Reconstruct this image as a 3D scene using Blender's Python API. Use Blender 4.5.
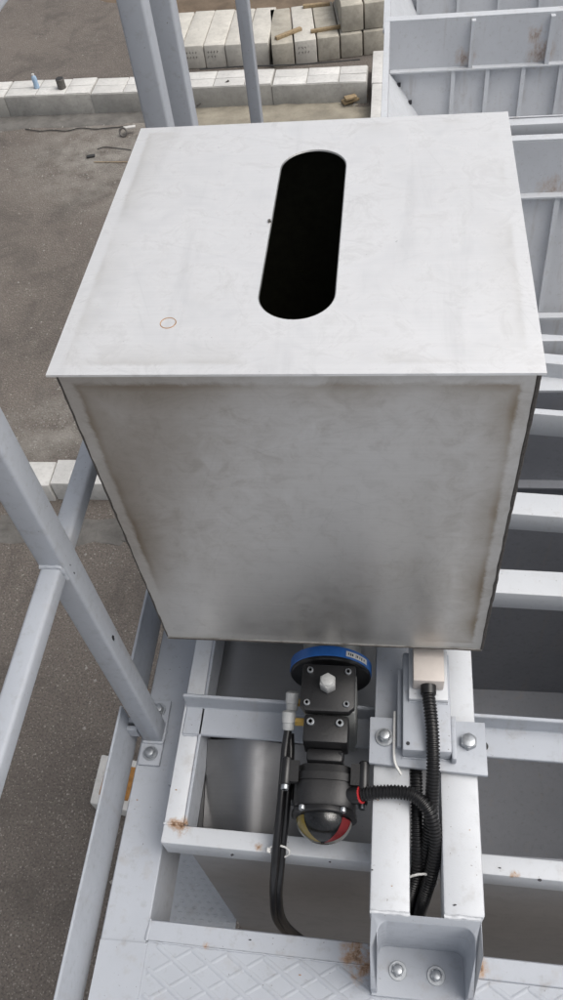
import bpy, bmesh, math, random
from mathutils import Vector, Matrix
random.seed(7)
for o in list(bpy.data.objects): bpy.data.objects.remove(o)
scene = bpy.context.scene
G = 5.0                      # camera height above the yard; all z below are relative to the camera

# ------------------------------------------------------------------ camera
F, CX, CY = 812.0, 281.5, 500.0
dn = Vector((98, 633, 812)).normalized()
dyv = Vector((126, -1060, 812)); dyv -= dn * dyv.dot(dn); dyv.normalize()
dzv = -dn; dxv = dyv.cross(dzv)
RM = Matrix((dxv, dyv, dzv))                      # photo axes -> world axes
def ray(x, y): return RM @ Vector(((x - CX) / F, (y - CY) / F, 1.0))
def onz(x, y, z): r = ray(x, y); return r * (z / r.z)
def ony(x, y, Y): r = ray(x, y); return r * (Y / r.y)
def onx(x, y, X): r = ray(x, y); return r * (X / r.x)
cam = bpy.data.cameras.new('camera'); co = bpy.data.objects.new('camera', cam)
scene.collection.objects.link(co); scene.camera = co
cam.sensor_fit = 'VERTICAL'; cam.sensor_height = 36.0; cam.lens = 36.0 * F / 1000.0
cam.clip_start = 0.02; cam.clip_end = 2000
cm = Matrix((RM.col[0], -RM.col[1], -RM.col[2])).transposed().to_4x4()
cm.translation = (0, 0, G); co.matrix_world = cm

# ------------------------------------------------------------------ light: bright overcast
SUN_EL, SUN_AZ = math.radians(60), math.radians(98)      # azimuth from +Y towards +X
w = bpy.data.worlds.new('World'); scene.world = w; w.use_nodes = True
nt = w.node_tree; bg = nt.nodes['Background']
sky = nt.nodes.new('ShaderNodeTexSky'); sky.sky_type = 'NISHITA'; sky.sun_disc = False
sky.sun_elevation = SUN_EL; sky.sun_rotation = SUN_AZ
sky.air_density = 1.0; sky.dust_density = 6.0; sky.ozone_density = 1.0
hs = nt.nodes.new('ShaderNodeHueSaturation'); hs.inputs['Saturation'].default_value = 0.34
nt.links.new(sky.outputs[0], hs.inputs['Color']); nt.links.new(hs.outputs[0], bg.inputs[0])
bg.inputs[1].default_value = 0.14
sl = bpy.data.lights.new('sun', 'SUN'); sl.energy = 1.1; sl.angle = math.radians(50); sl.color = (1, 0.965, 0.92)
so = bpy.data.objects.new('sun', sl); scene.collection.objects.link(so)
sd = Vector((math.sin(SUN_AZ) * math.cos(SUN_EL), math.cos(SUN_AZ) * math.cos(SUN_EL), math.sin(SUN_EL)))
so.rotation_euler = sd.to_track_quat('Z', 'Y').to_euler(); so.location = (0, 0, 30)
vs = scene.view_settings
vs.view_transform = 'Standard'; vs.look = 'None'; vs.gamma = 1; vs.use_curve_mapping = False
vs.exposure = 0.12

# ------------------------------------------------------------------ materials
class NB:
    def __init__(s, name):
        s.m = bpy.data.materials.new(name); s.m.use_nodes = True
        s.t = s.m.node_tree; s.b = s.t.nodes['Principled BSDF']
    def n(s, typ, **kw):
        nd = s.t.nodes.new(typ)
        for k, v in kw.items():
            if k in nd.inputs: nd.inputs[k].default_value = v
            else: setattr(nd, k, v)
        return nd
    def l(s, a, b): s.t.links.new(a, b)
    def coord(s, which='Object'):
        if which == 'Position': return s.n('ShaderNodeNewGeometry').outputs['Position']
        return s.n('ShaderNodeTexCoord').outputs[which]
    def noise(s, vec, scale, detail=6, rough=0.6, dist=0.0):
        nd = s.n('ShaderNodeTexNoise'); nd.inputs['Scale'].default_value = scale
        nd.inputs['Detail'].default_value = detail; nd.inputs['Roughness'].default_value = rough
        nd.inputs['Distortion'].default_value = dist
        s.l(vec, nd.inputs['Vector']); return nd.outputs['Fac']
    def ramp(s, fac, stops):
        nd = s.n('ShaderNodeValToRGB'); cr = nd.color_ramp
        while len(cr.elements) < len(stops): cr.elements.new(0.5)
        for e, (p, c) in zip(cr.elements, stops):
            e.position = p; e.color = (c, c, c, 1) if isinstance(c, (int, float)) else (*c, 1)
        s.l(fac, nd.inputs[0]); return nd.outputs['Color']
    def mix(s, fac, a, b, mode='MIX'):
        nd = s.n('ShaderNodeMix'); nd.data_type = 'RGBA'; nd.blend_type = mode
        for i, v in ((0, fac), (6, a), (7, b)):
            if hasattr(v, 'is_linked') or isinstance(v, bpy.types.NodeSocket): s.l(v, nd.inputs[i])
            elif isinstance(v, (int, float)) and i == 0: nd.inputs[0].default_value = v
            else: nd.inputs[i].default_value = (*v, 1) if len(v) == 3 else v
        return nd.outputs[2]
    def math(s, op, a, b=0.0, clamp=False):
        nd = s.n('ShaderNodeMath', operation=op); nd.use_clamp = clamp
        for i, v in ((0, a), (1, b)):
            if isinstance(v, bpy.types.NodeSocket): s.l(v, nd.inputs[i])
            else: nd.inputs[i].default_value = v
        return nd.outputs[0]
    def mapr(s, v, a, b, c=0.0, d=1.0):
        nd = s.n('ShaderNodeMapRange'); s.l(v, nd.inputs[0])
        for i, q in enumerate((a, b, c, d)): nd.inputs[i + 1].default_value = q
        return nd.outputs[0]
    def scale(s, vec, sx, sy, sz):
        nd = s.n('ShaderNodeMapping'); nd.inputs['Scale'].default_value = (sx, sy, sz)
        s.l(vec, nd.inputs[0]); return nd.outputs[0]
    def bump(s, h, strength=0.2, dist=0.002):
        nd = s.n('ShaderNodeBump'); nd.inputs['Strength'].default_value = strength
        nd.inputs['Distance'].default_value = dist; s.l(h, nd.inputs['Height'])
        s.l(nd.outputs[0], s.b.inputs['Normal'])
    def near(s, pos, pts):            # mask 0..1 around world points (x,y,z(rel),radius)
        tot = None
        for (x, y, z, r) in pts:
            d = s.n('ShaderNodeVectorMath', operation='DISTANCE'); s.l(pos, d.inputs[0])
            d.inputs[1].default_value = (x, y, z + G)
            v = s.mapr(d.outputs['Value'], 0, r, 1, 0)
            tot = v if tot is None else s.math('MAXIMUM', tot, v)
        return tot
    def set(s, **kw):
        for k, v in kw.items():
            k = k.replace('_', ' ')
            inp = s.b.inputs[k]
            if isinstance(v, bpy.types.NodeSocket): s.l(v, inp)
            else: inp.default_value = (*v, 1) if isinstance(v, tuple) and len(v) == 3 else v
        return s.m

RUST = [(-0.330, .368, -1.36, .026), (-.345, .372, -1.361, .018), (-0.04, .222, -1.45, .045), (-0.03, .20, -1.46, .04),
        (-0.05, .36, -1.5, .02), (0.145, .215, -1.45, .03), (.20, .33, -1.36, .015), (-.2, .345, -1.36, .012),
        (-.28, .212, -1.45, .010)]
RUST_BIN = [(.27, 3.42, -1.53, .07), (.56, 3.42, -1.53, .09), (.53, 3.42, -1.46, .06), (.62, 4.5, -1.5, .12), (.5, 2.47, -1.52, .08)]
def m_paint(name, col, dirt=0.25, rough=0.42, rust=RUST, rmax=1.0):
    B = NB(name); p = B.coord('Position')
    n1 = B.noise(p, 6, 5); n2 = B.noise(p, 55, 6, .7); n3 = B.noise(p, 420, 3)
    c = B.mix(B.ramp(n1, [(.35, 0.0), (.7, 1.0)]), col, tuple(x * .9 for x in col))
    c = B.mix(B.math('MULTIPLY', B.ramp(n2, [(.55, 0.0), (.75, 1.0)]), dirt), c, (col[0] * .62, col[1] * .58, col[2] * .52))
    st = B.noise(B.scale(p, 14, 14, 1.2), 2.0, 4)
    c = B.mix(B.math('MULTIPLY', B.ramp(st, [(.58, 0.0), (.8, 1.0)]), dirt * .8), c, (.28, .24, .2))
    sp = B.noise(p, 210, 2, .5)
    c = B.mix(B.ramp(sp, [(.735, 0.0), (.76, .7)]), c, (.12, .1, .085))
    rm = B.near(p, rust)
    rn = B.math('MULTIPLY', rm, B.ramp(B.noise(B.scale(p, 1, 1, .45), 60, 6, .75), [(.30, .2), (.66, 1.5)]))
    c = B.mix(B.ramp(rn, [(.30, 0.0), (.75, .8*rmax)]), c, (.33, .17, .055))
    c = B.mix(B.ramp(rn, [(.72, 0.0), (1.0, .8*rmax)]), c, (.10, .045, .02))
    B.bump(B.math('ADD', n3, B.math('MULTIPLY', n2, .6)), .12, .0015)
    return B.set(Base_Color=c, Roughness=B.mapr(n2, .3, .7, rough - .08, rough + .16))
PAINT = m_paint('light grey steel paint', (.40, .425, .465), .5)
PAINTW = m_paint('whitish steel paint', (.55, .57, .595), .4)
BINP = m_paint('weathered bin paint', (.54, .555, .58), .55, .5, RUST_BIN, .5)
BIND = m_paint('dusty bin steel with painted shade', (.23, .24, .265), .5, .6)  # dusty steel; the deep shade inside the bin is put into its colour

def m_steel(name, col, rough, stain=0.0, axis=2, border=0.0, metal=1.0, weld=(.6, .6, .58), scuff=.3, scr=.3, stcol=(.26, .215, .16), spots=None, sfreq=17):
    B = NB(name); p = B.coord('Position'); g = B.coord('Generated')
    n1 = B.noise(p, 4, 3, .5, .3); n2 = B.noise(p, sfreq, 9, .74, .9); n3 = B.noise(p, 160, 4)
    c = B.mix(B.ramp(n1, [(.3, 0.0), (.72, 1.0)]), col, tuple(x * .93 for x in col))
    dk = tuple(x * .5 for x in col)
    c = B.mix(B.math('MULTIPLY', B.ramp(n2, [(.52, 0.0), (.60, .55), (.70, 1.0)]), scuff * .55), c, dk)
    ox = [0, 1, 2]; ox.remove(axis)
    for k, (ang, sx, sy, lo) in enumerate(((.35, 5, 150, .66), (-.5, 7, 190, .68), (1.2, 4, 170, .69))):   # fine scratches in three directions
        mp = B.n('ShaderNodeMapping'); B.l(p, mp.inputs[0])
        rot = [0, 0, 0]; rot[axis] = ang; mp.inputs['Rotation'].default_value = rot; mp.inputs['Location'].default_value = (k * 3.1, k, 0)
        m2 = B.n('ShaderNodeMapping'); sc = [6, 6, 6]; sc[ox[0]] = sx; sc[ox[1]] = sy; m2.inputs['Scale'].default_value = sc
        B.l(mp.outputs[0], m2.inputs[0])
        c = B.mix(B.math('MULTIPLY', B.ramp(B.noise(m2.outputs[0], 1.0, 2, .5, .15), [(lo, 0.0), (lo + .05, 1.0)]), scr), c, dk)
    gr_ = [9, 9, 9]; gr_[ox[1]] = 420
    c = B.mix(B.math('MULTIPLY', B.ramp(B.noise(B.scale(p, *gr_), 1.0, 4, .6), [(.35, 0.0), (.65, 1.0)]), .16), c, tuple(x * .72 for x in col))
    dr = [26, 26, 26]; dr[2 if axis != 2 else 1] = 2.2
    drip = B.noise(B.scale(p, *dr), 1.0, 7, .7, .3)
    c = B.mix(B.math('MULTIPLY', B.ramp(drip, [(.55, 0.0), (.68, 1.0)]), scuff * .35), c, tuple(x * .62 for x in col))
    spk = B.noise(p, 120, 2, .5); c = B.mix(B.ramp(spk, [(.765, 0.0), (.78, .55)]), c, dk)
    rr = B.mapr(n2, .35, .7, rough - .04, rough + .10)
    if border:
        sx = B.n('ShaderNodeSeparateXYZ'); B.l(g, sx.inputs[0])
        ds = [B.math('SUBTRACT', 0.5, B.math('ABSOLUTE', B.math('SUBTRACT', sx.outputs[a], .5))) for a in ox]
        d = B.math('MINIMUM', ds[0], ds[1])
        d = B.math('ADD', d, B.math('MULTIPLY', B.math('SUBTRACT', n2, .5), .022))
        band = B.ramp(d, [(.024, 1.0), (.032, 0.0)])
        c = B.mix(B.math('MULTIPLY', band, border), c, weld)
        stn = B.ramp(d, [(.026, 0.0), (.034, 1.0), (.05, .5), (.11, 0.0)])
        big = B.noise(p, 5.5, 4, .6, .4)
        c = B.mix(B.math('MULTIPLY', B.math('MULTIPLY', stn, B.ramp(big, [(.45, 0.0), (.62, 1.0)]) if not spots else B.math('MULTIPLY', B.near(p, spots), B.ramp(big, [(.3, .6), (.6, 1.5)]))), stain), c, stcol)
        if spots: c = B.mix(B.math('MULTIPLY', B.math('MULTIPLY', B.near(p, spots), B.ramp(n2, [(.36, .35), (.6, 1.0)])), stain * .42), c, stcol)
        bl = B.math('MULTIPLY', B.ramp(B.noise(p, 13, 9, .78, .6), [(.56, 0.0), (.66, 1.0)]), stain * .22)
        c = B.mix(bl, c, stcol)
        rr = B.math('ADD', rr, B.math('MULTIPLY', band, min(.1, border * .2)))
    B.bump(B.math('ADD', n3, B.math('MULTIPLY', n1, 8)), .07, .0012)
    return B.set(Base_Color=c, Metallic=metal, Roughness=rr)
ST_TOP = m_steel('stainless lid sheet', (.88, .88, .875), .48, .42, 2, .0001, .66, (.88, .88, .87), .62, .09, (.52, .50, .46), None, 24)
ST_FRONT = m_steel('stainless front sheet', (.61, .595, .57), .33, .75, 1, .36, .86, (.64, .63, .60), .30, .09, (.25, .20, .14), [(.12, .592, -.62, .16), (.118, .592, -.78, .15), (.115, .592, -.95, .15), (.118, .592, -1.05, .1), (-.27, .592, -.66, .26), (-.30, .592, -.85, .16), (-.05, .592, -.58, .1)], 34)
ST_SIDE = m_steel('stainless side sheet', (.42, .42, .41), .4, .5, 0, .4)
ST_DUCT = m_steel('brushed stainless duct', (.36, .36, .365), .40, 0, 2, 0, 1.0, scuff=.12, scr=.0)
_t = ST_DUCT.node_tree; _c = _t.nodes.new('ShaderNodeCombineXYZ'); _c.inputs[1].default_value = 1.0
_b = _t.nodes['Principled BSDF']; _b.inputs['Anisotropic'].default_value = .85; _t.links.new(_c.outputs[0], _b.inputs['Tangent'])
ST_DULL = m_steel('dull stainless duct', (.33, .335, .345), .45, 0, 1, 0, .25, scuff=.35, scr=.1)
def m_simple(name, col, rough=.5, metal=0.0, var=.15, sc=60, bump=.1, spec=.5):
    B = NB(name); p = B.coord('Position'); n = B.noise(p, sc, 5, .65)
    c = B.mix(B.ramp(n, [(.35, 0.0), (.7, 1.0)]), col, tuple(max(0, x * (1 - var)) for x in col))
    B.bump(n, bump, .001)
    return B.set(Base_Color=c, Roughness=rough, Metallic=metal, Specular_IOR_Level=spec)
INNER = m_simple('painted slot shade', (.06, .06, .042), .95, 0, .3, spec=.05)  # near-black colour stands in for the shade inside the box
WELD = m_simple('burnt weld seam', (.12, .11, .10), .55, .6, .5, 220, .6)
BLACK = m_simple('black plastic', (.012, .012, .013), .33, 0, .3, 90, .08)
BLACKM = m_simple('black cast housing', (.014, .014, .015), .42, 0, .4, 300, .25)
CONDUIT = m_simple('black corrugated conduit', (.011, .011, .012), .36, 0, .3, 200, .1)
ALU = m_simple('grey anodised aluminium', (.36, .37, .36), .42, .4, .15, 120, .15)
ZINC = m_simple('zinc plated steel', (.42, .44, .46), .38, .85, .25, 260, .2)
BOLTG = m_simple('dull grey bolt', (.44, .445, .44), .5, .1, .2, 260, .2)
BRASS = m_simple('brass', (.62, .42, .13), .3, 1, .2)
BLUE = m_simple('blue enamel', (.03, .14, .46), .35, 0, .2)
WHITE = m_simple('white plastic', (.62, .62, .6), .45, 0, .1)
GREYP = m_simple('pale grey plastic', (.42, .43, .43), .45, 0, .12)
BEIGE = m_simple('beige enclosure', (.56, .51, .47), .45, 0, .08)
RED = m_simple('red indicator', (.45, .03, .035), .4); YEL = m_simple('yellow indicator', (.56, .40, .05), .4)
DRUM = m_simple('flat black drum', (.006, .006, .007), .8, 0, .2, spec=.1)
INK = m_simple('dark ink', (.03, .03, .03), .7)
BOTTLE = m_simple('pale blue bottle plastic', (.34, .47, .62), .2, 0, .2)
WOOD = m_simple('weathered timber', (.36, .27, .16), .8, 0, .4, 30, .3)
RUBBER = m_simple('black rubber', (.02, .02, .02), .7)
CHIP = m_simple('chipped dark steel', (.02, .02, .025), .6)
RUSTM = m_simple('orange rust paint', (.42, .20, .05), .8, 0, .5, 40, .3)
SCRAP = m_simple('dirty scrap metal', (.16, .15, .14), .6, .4, .5, 60)
PALES = m_simple('pale stone chips', (.33, .315, .29), .9, 0, .4, 9)
B = NB('clear dome polycarbonate'); B.set(Base_Color=(.97, .98, .98), Roughness=.04, Transmission_Weight=1.0, IOR=1.38); GLASS = B.m

def m_concrete(name, col, dark=.5):
    B = NB(name); p = B.coord('Position'); oi = B.n('ShaderNodeObjectInfo').outputs['Random']
    n1 = B.noise(p, 3.2, 8, .68); n2 = B.noise(p, 22, 6, .7); n3 = B.noise(p, 120, 3)
    c = B.mix(B.ramp(n1, [(.33, 0.0), (.66, 1.0)]), col, tuple(x * dark for x in col))
    c = B.mix(B.math('MULTIPLY', B.ramp(n2, [(.5, 0.0), (.75, 1.0)]), .5), c, tuple(x * .42 for x in col))
    c = B.mix(B.mapr(oi, 0, 1, 0, .35), c, tuple(x * .6 for x in col))
    B.bump(B.math('ADD', n2, n3), .5, .006)
    return B.set(Base_Color=c, Roughness=.9)
CONC = m_concrete('weathered concrete', (.64, .615, .555), .75)
CONCW = m_concrete('whitewashed concrete', (.70, .69, .66), .75)
CONCK = m_concrete('grey kerb concrete', (.46, .45, .42), .66)
CONCD = m_concrete('damp dirty concrete', (.52, .485, .41), .52)
B = NB('worn asphalt'); p = B.coord('Position')
n1 = B.noise(p, .55, 7, .62, .4); n2 = B.noise(p, 6, 6, .7); n3 = B.noise(p, 70, 4, .7)
v = B.n('ShaderNodeTexVoronoi'); v.inputs['Scale'].default_value = 55; B.l(p, v.inputs['Vector'])
c = B.mix(B.ramp(n1, [(.36, 0.0), (.66, 1.0)]), (.172, .148, .128), (.122, .105, .092))
c = B.mix(B.math('MULTIPLY', B.ramp(n2, [(.45, 0.0), (.72, 1.0)]), .5), c, (.19, .17, .148))
c = B.mix(B.ramp(n3, [(.38, .75), (.52, 0.0)]), c, (.065, .057, .05))
v2 = B.n('ShaderNodeTexVoronoi'); v2.inputs['Scale'].default_value = 24; B.l(p, v2.inputs['Vector'])
c = B.mix(B.ramp(v.outputs['Distance'], [(.12, .85), (.26, 0.0)]), c, (.30, .275, .245))
c = B.mix(B.math('MULTIPLY', B.ramp(v2.outputs['Distance'], [(.09, 1.0), (.19, 0.0)]), B.ramp(n2, [(.4, 0.0), (.6, 1.0)])), c, (.36, .335, .30))
c = B.mix(B.math('MULTIPLY', B.ramp(B.noise(p, 1.6, 7, .72, .8), [(.50, 0.0), (.64, 1.0)]), .6), c, (.075, .066, .058))
ws = B.noise(p, 34, 1, .4); c = B.mix(B.ramp(ws, [(.80, 0.0), (.82, .6)]), c, (.36, .34, .31))
pm = B.near(p, [(-3.5, 9.2, -5, 1.5), (-2.9, 8.6, -5, 1.0), (-2.85, 4.6, -5, .7)])
pm = B.math('MULTIPLY', pm, B.ramp(B.noise(p, 3.5, 6, .7), [(.38, 0.0), (.7, 1.8)]), True)
c = B.mix(pm, c, (.24, .225, .20))
B.bump(B.math('ADD', n3, B.math('MULTIPLY', v.outputs['Distance'], .8)), .7, .012)
ASPH = B.set(Base_Color=c, Roughness=.9)
SOIL = m_concrete('brown soil', (.20, .15, .105), .55)
SAND = m_concrete('sandy rubble', (.37, .335, .265), .5)
CRACK = m_concrete('crumbled grey asphalt', (.20, .19, .175), .45)

# ------------------------------------------------------------------ mesh helpers
class MB:
    def __init__(s): s.v = []; s.f = []
    def add(s, vs, fs):
        k = len(s.v); s.v += [Vector(q) for q in vs]; s.f += [[i + k for i in q] for q in fs]; return s
    def box(s, x0, x1, y0, y1, z0, z1):
        return s.add([(x0,y0,z0),(x1,y0,z0),(x1,y1,z0),(x0,y1,z0),(x0,y0,z1),(x1,y0,z1),(x1,y1,z1),(x0,y1,z1)],
                     [(0,3,2,1),(4,5,6,7),(0,1,5,4),(1,2,6,5),(2,3,7,6),(3,0,4,7)])
    def hexa(s, b, t):      # bottom 4, top 4 (ccw from above)
        return s.add(list(b) + list(t), [(0,3,2,1),(4,5,6,7),(0,1,5,4),(1,2,6,5),(2,3,7,6),(3,0,4,7)])
    def beam(s, a, b, w, h, up=(0,0,1)):     # box from a to b; a,b at centre of the TOP face
        a, b = Vector(a), Vector(b); d = (b - a).normalized(); u = Vector(up); sd = d.cross(u).normalized(); u = sd.cross(d)
        q = [a - sd*w/2 - u*h, a + sd*w/2 - u*h, b + sd*w/2 - u*h, b - sd*w/2 - u*h]
        return s.hexa(q, [x + u*h for x in q])
    def prism(s, poly, ex):  # planar polygon (ccw seen against ex) extruded by ex
        ex = Vector(ex); n = len(poly); p = [Vector(q) for q in poly]
        return s.add(p + [q + ex for q in p], [list(range(n))[::-1], list(range(n, 2*n))] + [(i, (i+1) % n, (i+1) % n + n, i + n) for i in range(n)])
    def cyl(s, a, b, r, n=20, r2=None):
        return s.tube([a, b], [r, r if r2 is None else r2], n)
    def tube(s, path, rs, n=12, cap=True):
        path = [Vector(q) for q in path]
        if not isinstance(rs, (list, tuple)): rs = [rs] * len(path)
        k0 = len(s.v); t0 = (path[1] - path[0]).normalized()
        ref = Vector((0,0,1)) if abs(t0.z) < .9 else Vector((1,0,0))
        u = t0.cross(ref).normalized()
        for i, q in enumerate(path):
            t = (path[min(i+1, len(path)-1)] - path[max(i-1, 0)])
            t = t.normalized() if t.length > 1e-9 else t0
            u = (u - t * u.dot(t)).normalized(); v = t.cross(u)
            for j in range(n):
                a = 2*math.pi*j/n; s.v.append(q + (u*math.cos(a) + v*math.sin(a)) * rs[i])
        for i in range(len(path)-1):
            for j in range(n):
                a = k0 + i*n + j; b = k0 + i*n + (j+1) % n
                s.f.append([a, b, b+n, a+n])
        if cap:
            s.f.append([k0 + j for j in range(n)][::-1]); s.f.append([k0 + (len(path)-1)*n + j for j in range(n)])
        return s
    def mesh(s, name, off=(0,0,0), bevel=0, seg=2, smooth=40):
        off = Vector(off); me = bpy.data.meshes.new(name)
        me.from_pydata([(q.x - off.x, q.y - off.y, q.z + G - off.z) for q in s.v], [], s.f)
        bm = bmesh.new(); bm.from_mesh(me)
        bmesh.ops.recalc_face_normals(bm, faces=bm.faces)
        if bevel:
            es = [e for e in bm.edges if e.is_manifold and e.calc_face_angle(0) > math.radians(28)]
            bmesh.ops.bevel(bm, geom=es, offset=bevel, segments=seg, affect='EDGES', profile=.5, clamp_overlap=True)
        bm.to_mesh(me); bm.free()
        me.shade_smooth(); me.set_sharp_from_angle(angle=math.radians(smooth))
        return me
def link(o): scene.collection.objects.link(o); return o
def thing(name, label, cat, loc, group=None, kind=None):
    o = link(bpy.data.objects.new(name, None)); o.location = (loc[0], loc[1], loc[2] + G); o.empty_display_size = .05
    o['label'] = label; o['category'] = cat
    if group: o['group'] = group
    return o
def wl(o):
    v = o.location.copy()
    while o.parent: o = o.parent; v += o.location
    return v
def part(name, mb, mat, parent, bevel=0, seg=2, smooth=40, label=None, kind=None):
    base = wl(parent) if parent else Vector((0,0,0))
    c = sum(mb.v, Vector()) / len(mb.v); c = Vector((c.x, c.y, c.z + G))
    me = mb.mesh(name, c, bevel, seg, smooth); me.materials.append(mat)
    o = link(bpy.data.objects.new(name, me)); o.location = c - base
    if parent: o.parent = parent
    if label: o['label'] = label
    if kind: o['kind'] = kind
    return o
def solo(name, mb, mat, label, cat, group=None, **kw):
    o = part(name, mb, mat, None, **kw); o['label'] = label; o['category'] = cat
    if group: o['group'] = group
    return o
def struct(name, mb, mat, parent=None, kind='structure', **kw):
    return part(name, mb, mat, parent, kind=kind, **kw)
def copy(o, parent, dloc=(0,0,0)):
    c = link(o.copy()); c.parent = parent; c.location = o.location + Vector(dloc); return c
def frame(n):
    n = Vector(n).normalized(); u = n.cross(Vector((0,0,1)))
    if u.length < .1: u = Vector((1,0,0))
    u.normalize(); return n, u, n.cross(u)
def bolt(parent, p, n, af, h, mat=ZINC, washer=0, name='bolt', rot=.3):
    p = Vector(p); n, u, v = frame(n); mb = MB()
    if washer: mb.cyl(p, p + n * af * .13, washer, 24)
    a0 = p + n * (af * .13 if washer else 0)
    ring = lambda z, r: [a0 + n*z + (u*math.cos(rot + k*math.pi/3) + v*math.sin(rot + k*math.pi/3)) * r for k in range(6)]
    R_ = af / math.sqrt(3)
    mb.prism(ring(0, R_), n * h * .85)
    mb.cyl(a0 + n*h*.84, a0 + n*h, af*.49, 18, af*.42)
    return part(name, mb, mat, parent, bevel=af*.03, seg=1)
def screw(parent, p, n, r, h, mat=ZINC, name='screw'):
    p = Vector(p); n, u, v = frame(n); mb = MB()
    mb.tube([p, p + n*h*.8, p + n*h, p + n*h, p + n*h*.45, p + n*h*.45], [r, r, r*.85, r*.5, r*.48, .0001], 16, cap=False)
    return part(name, mb, mat, parent)
def smoothpath(pts, n=10):
    pts = [Vector(q) for q in pts]; out = []
    P_ = [pts[0]*2 - pts[1]] + pts + [pts[-1]*2 - pts[-2]]
    for i in range(1, len(P_) - 2):
        a, b, c, d = P_[i-1:i+3]
        for k in range(n):
            t = k / n
            out.append(.5*((2*b) + (c-a)*t + (2*a - 5*b + 4*c - d)*t*t + (3*b - a - 3*c + d)*t**3))
    out.append(pts[-1]); return out
def resample(path, step):
    out = [path[0]]; acc = 0
    for a, b in zip(path, path[1:]):
        L = (b - a).length; t = step - acc
        while t <= L: out.append(a + (b - a) * (t / L)); t += step
        acc = (acc + L) % step
    return out

# ------------------------------------------------------------------ the yard
gm = MB(); gm.add([(-300,-300,-5),(300,-300,-5),(300,300,-5),(-300,300,-5)], [(0,1,2,3)])
struct('ground', gm, ASPH)
def blob(cx, cy, rx, ry, z, h, n=26, rag=.25, sd=1):
    rnd = random.Random(sd); mb = MB(); rings = []
    ph = [rnd.uniform(1 - rag, 1 + rag) for _ in range(n)]
    for (k, zz) in ((1.0, z - .01), (.86, z + h*.55), (.55, z + h*.85), (.25, z + h)):
        rings.append([(cx + rx*k*ph[i]*math.cos(6.283*i/n), cy + ry*k*ph[i]*math.sin(6.283*i/n), zz + (rnd.uniform(-.25, .25)*h if k < 1 else 0)) for i in range(n)])
    mb.add([q for r in rings for q in r], [(a*n + i, a*n + (i+1) % n, (a+1)*n + (i+1) % n, (a+1)*n + i) for a in range(3) for i in range(n)] + [tuple(3*n + i for i in range(n))])
    return mb
struct('soil_bank', blob(-2.2, 14.4, 2.6, 1.5, -5, .14, 40, .15, 3), SOIL)
struct('sand_strip', blob(-1.5, 9.85, 1.5, .42, -5, .04, 44, .2, 4), SAND)
struct('gutter_dirt', blob(-4.4, 10.02, 3.2, .2, -5, .02, 60, .2, 6), CRACK)
struct('gutter_dirt', blob(-2.4, 3.52, 1.6, .14, -5, .014, 60, .25, 8), CRACK)
# stone chips
mb = MB(); rnd = random.Random(11)
def chip(x, y, r):
    pts = []
    for (a, b, c) in ((1,0,0),(-1,0,0),(0,1,0),(0,-1,0),(0,0,1),(0,0,-1)):
        k = r * rnd.uniform(.6, 1.3); pts.append((x + a*k, y + b*k, -4.998 + (c*k*.6 if c > 0 else c * .004)))
    mb.add(pts, [(0,2,4),(2,1,4),(1,3,4),(3,0,4),(2,0,5),(1,2,5),(3,1,5),(0,3,5)])
for _ in range(900):
    y = rnd.uniform(.3, 14); x = rnd.uniform(-1.2 - y*.42, -.6 - y*.05); chip(x, y, rnd.choice((.004, .006, .006, .009, .014)))
for _ in range(300): chip(rnd.gauss(-3.6, .6), rnd.gauss(9.1, .4), rnd.uniform(.005, .014))
for _ in range(500): chip(rnd.uniform(-6, -2.8), rnd.gauss(9.98, .07), rnd.uniform(.006, .02))
for _ in range(500): chip(rnd.uniform(-2.9, -.3), rnd.gauss(9.8, .2), rnd.uniform(.008, .03))
for _ in range(300): chip(rnd.gauss(-2.8, .35), rnd.gauss(4.6, .2), rnd.uniform(.004, .011))
o = solo('stone_chips', mb, PALES, 'pale stone chips scattered over the brown asphalt yard', 'stone chips'); o['kind'] = 'stuff'

def kerb(name, label, p0, p1, n, wdt, hgt, zt, mat, ends=None, split=False):
    k = thing(name, label, 'kerb', (p0[0], p0[1], -5))
    p0 = Vector((p0[0], p0[1], zt)); p1 = Vector((p1[0], p1[1], zt)); d = (p1 - p0) / n; sd = Vector((-d.y, d.x, 0)).normalized()
    rr = random.Random(n)
    for i in range(n):
        j = Vector((rr.uniform(-.006, .006), rr.uniform(-.012, .012), rr.uniform(-.012, .008)))
        a = p0 + d*i + d.normalized()*.002 + j; b = p0 + d*(i+1) - d.normalized()*.002 + j
        c = sd * wdt/2
        part('kerb_stone', MB().beam(a + c, b + c, wdt, zt + 5.03), mat, k, bevel=.005)
        if split:
            m = MB()
            for q, (s0, s1) in enumerate(((.01, .36), (.37, .70), (.71, .99))):
                for off in (.52, 1.5):
                    zz = Vector((0,0,.012)); ww = .47
                    part('cap_slab', MB().beam(a.lerp(b, s0) + c*off + zz, a.lerp(b, s1) + c*off + Vector((0,0,.012 + rr.uniform(-.006,.004))), wdt*ww, .02), CONCW, k, bevel=.004)
    return k
kerb('kerb', 'long low kerb of concrete blocks across the yard behind the posts', (-7.40, 10.20), (-.36, 10.09), 6, .42, .28, -4.735, CONCK, split=True)
kerb('kerb', 'short whitish kerb running lengthwise beside the bin corner', (-.10, 9.2), (-.10, 10.9), 2, .2, .28, -4.74, CONCW)
kerb('kerb', 'near whitewashed kerb crossing the yard left of the stainless box', (-4.76, 3.80), (-.6, 3.83), 4, .25, .2, -4.80, CONCW)

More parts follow.
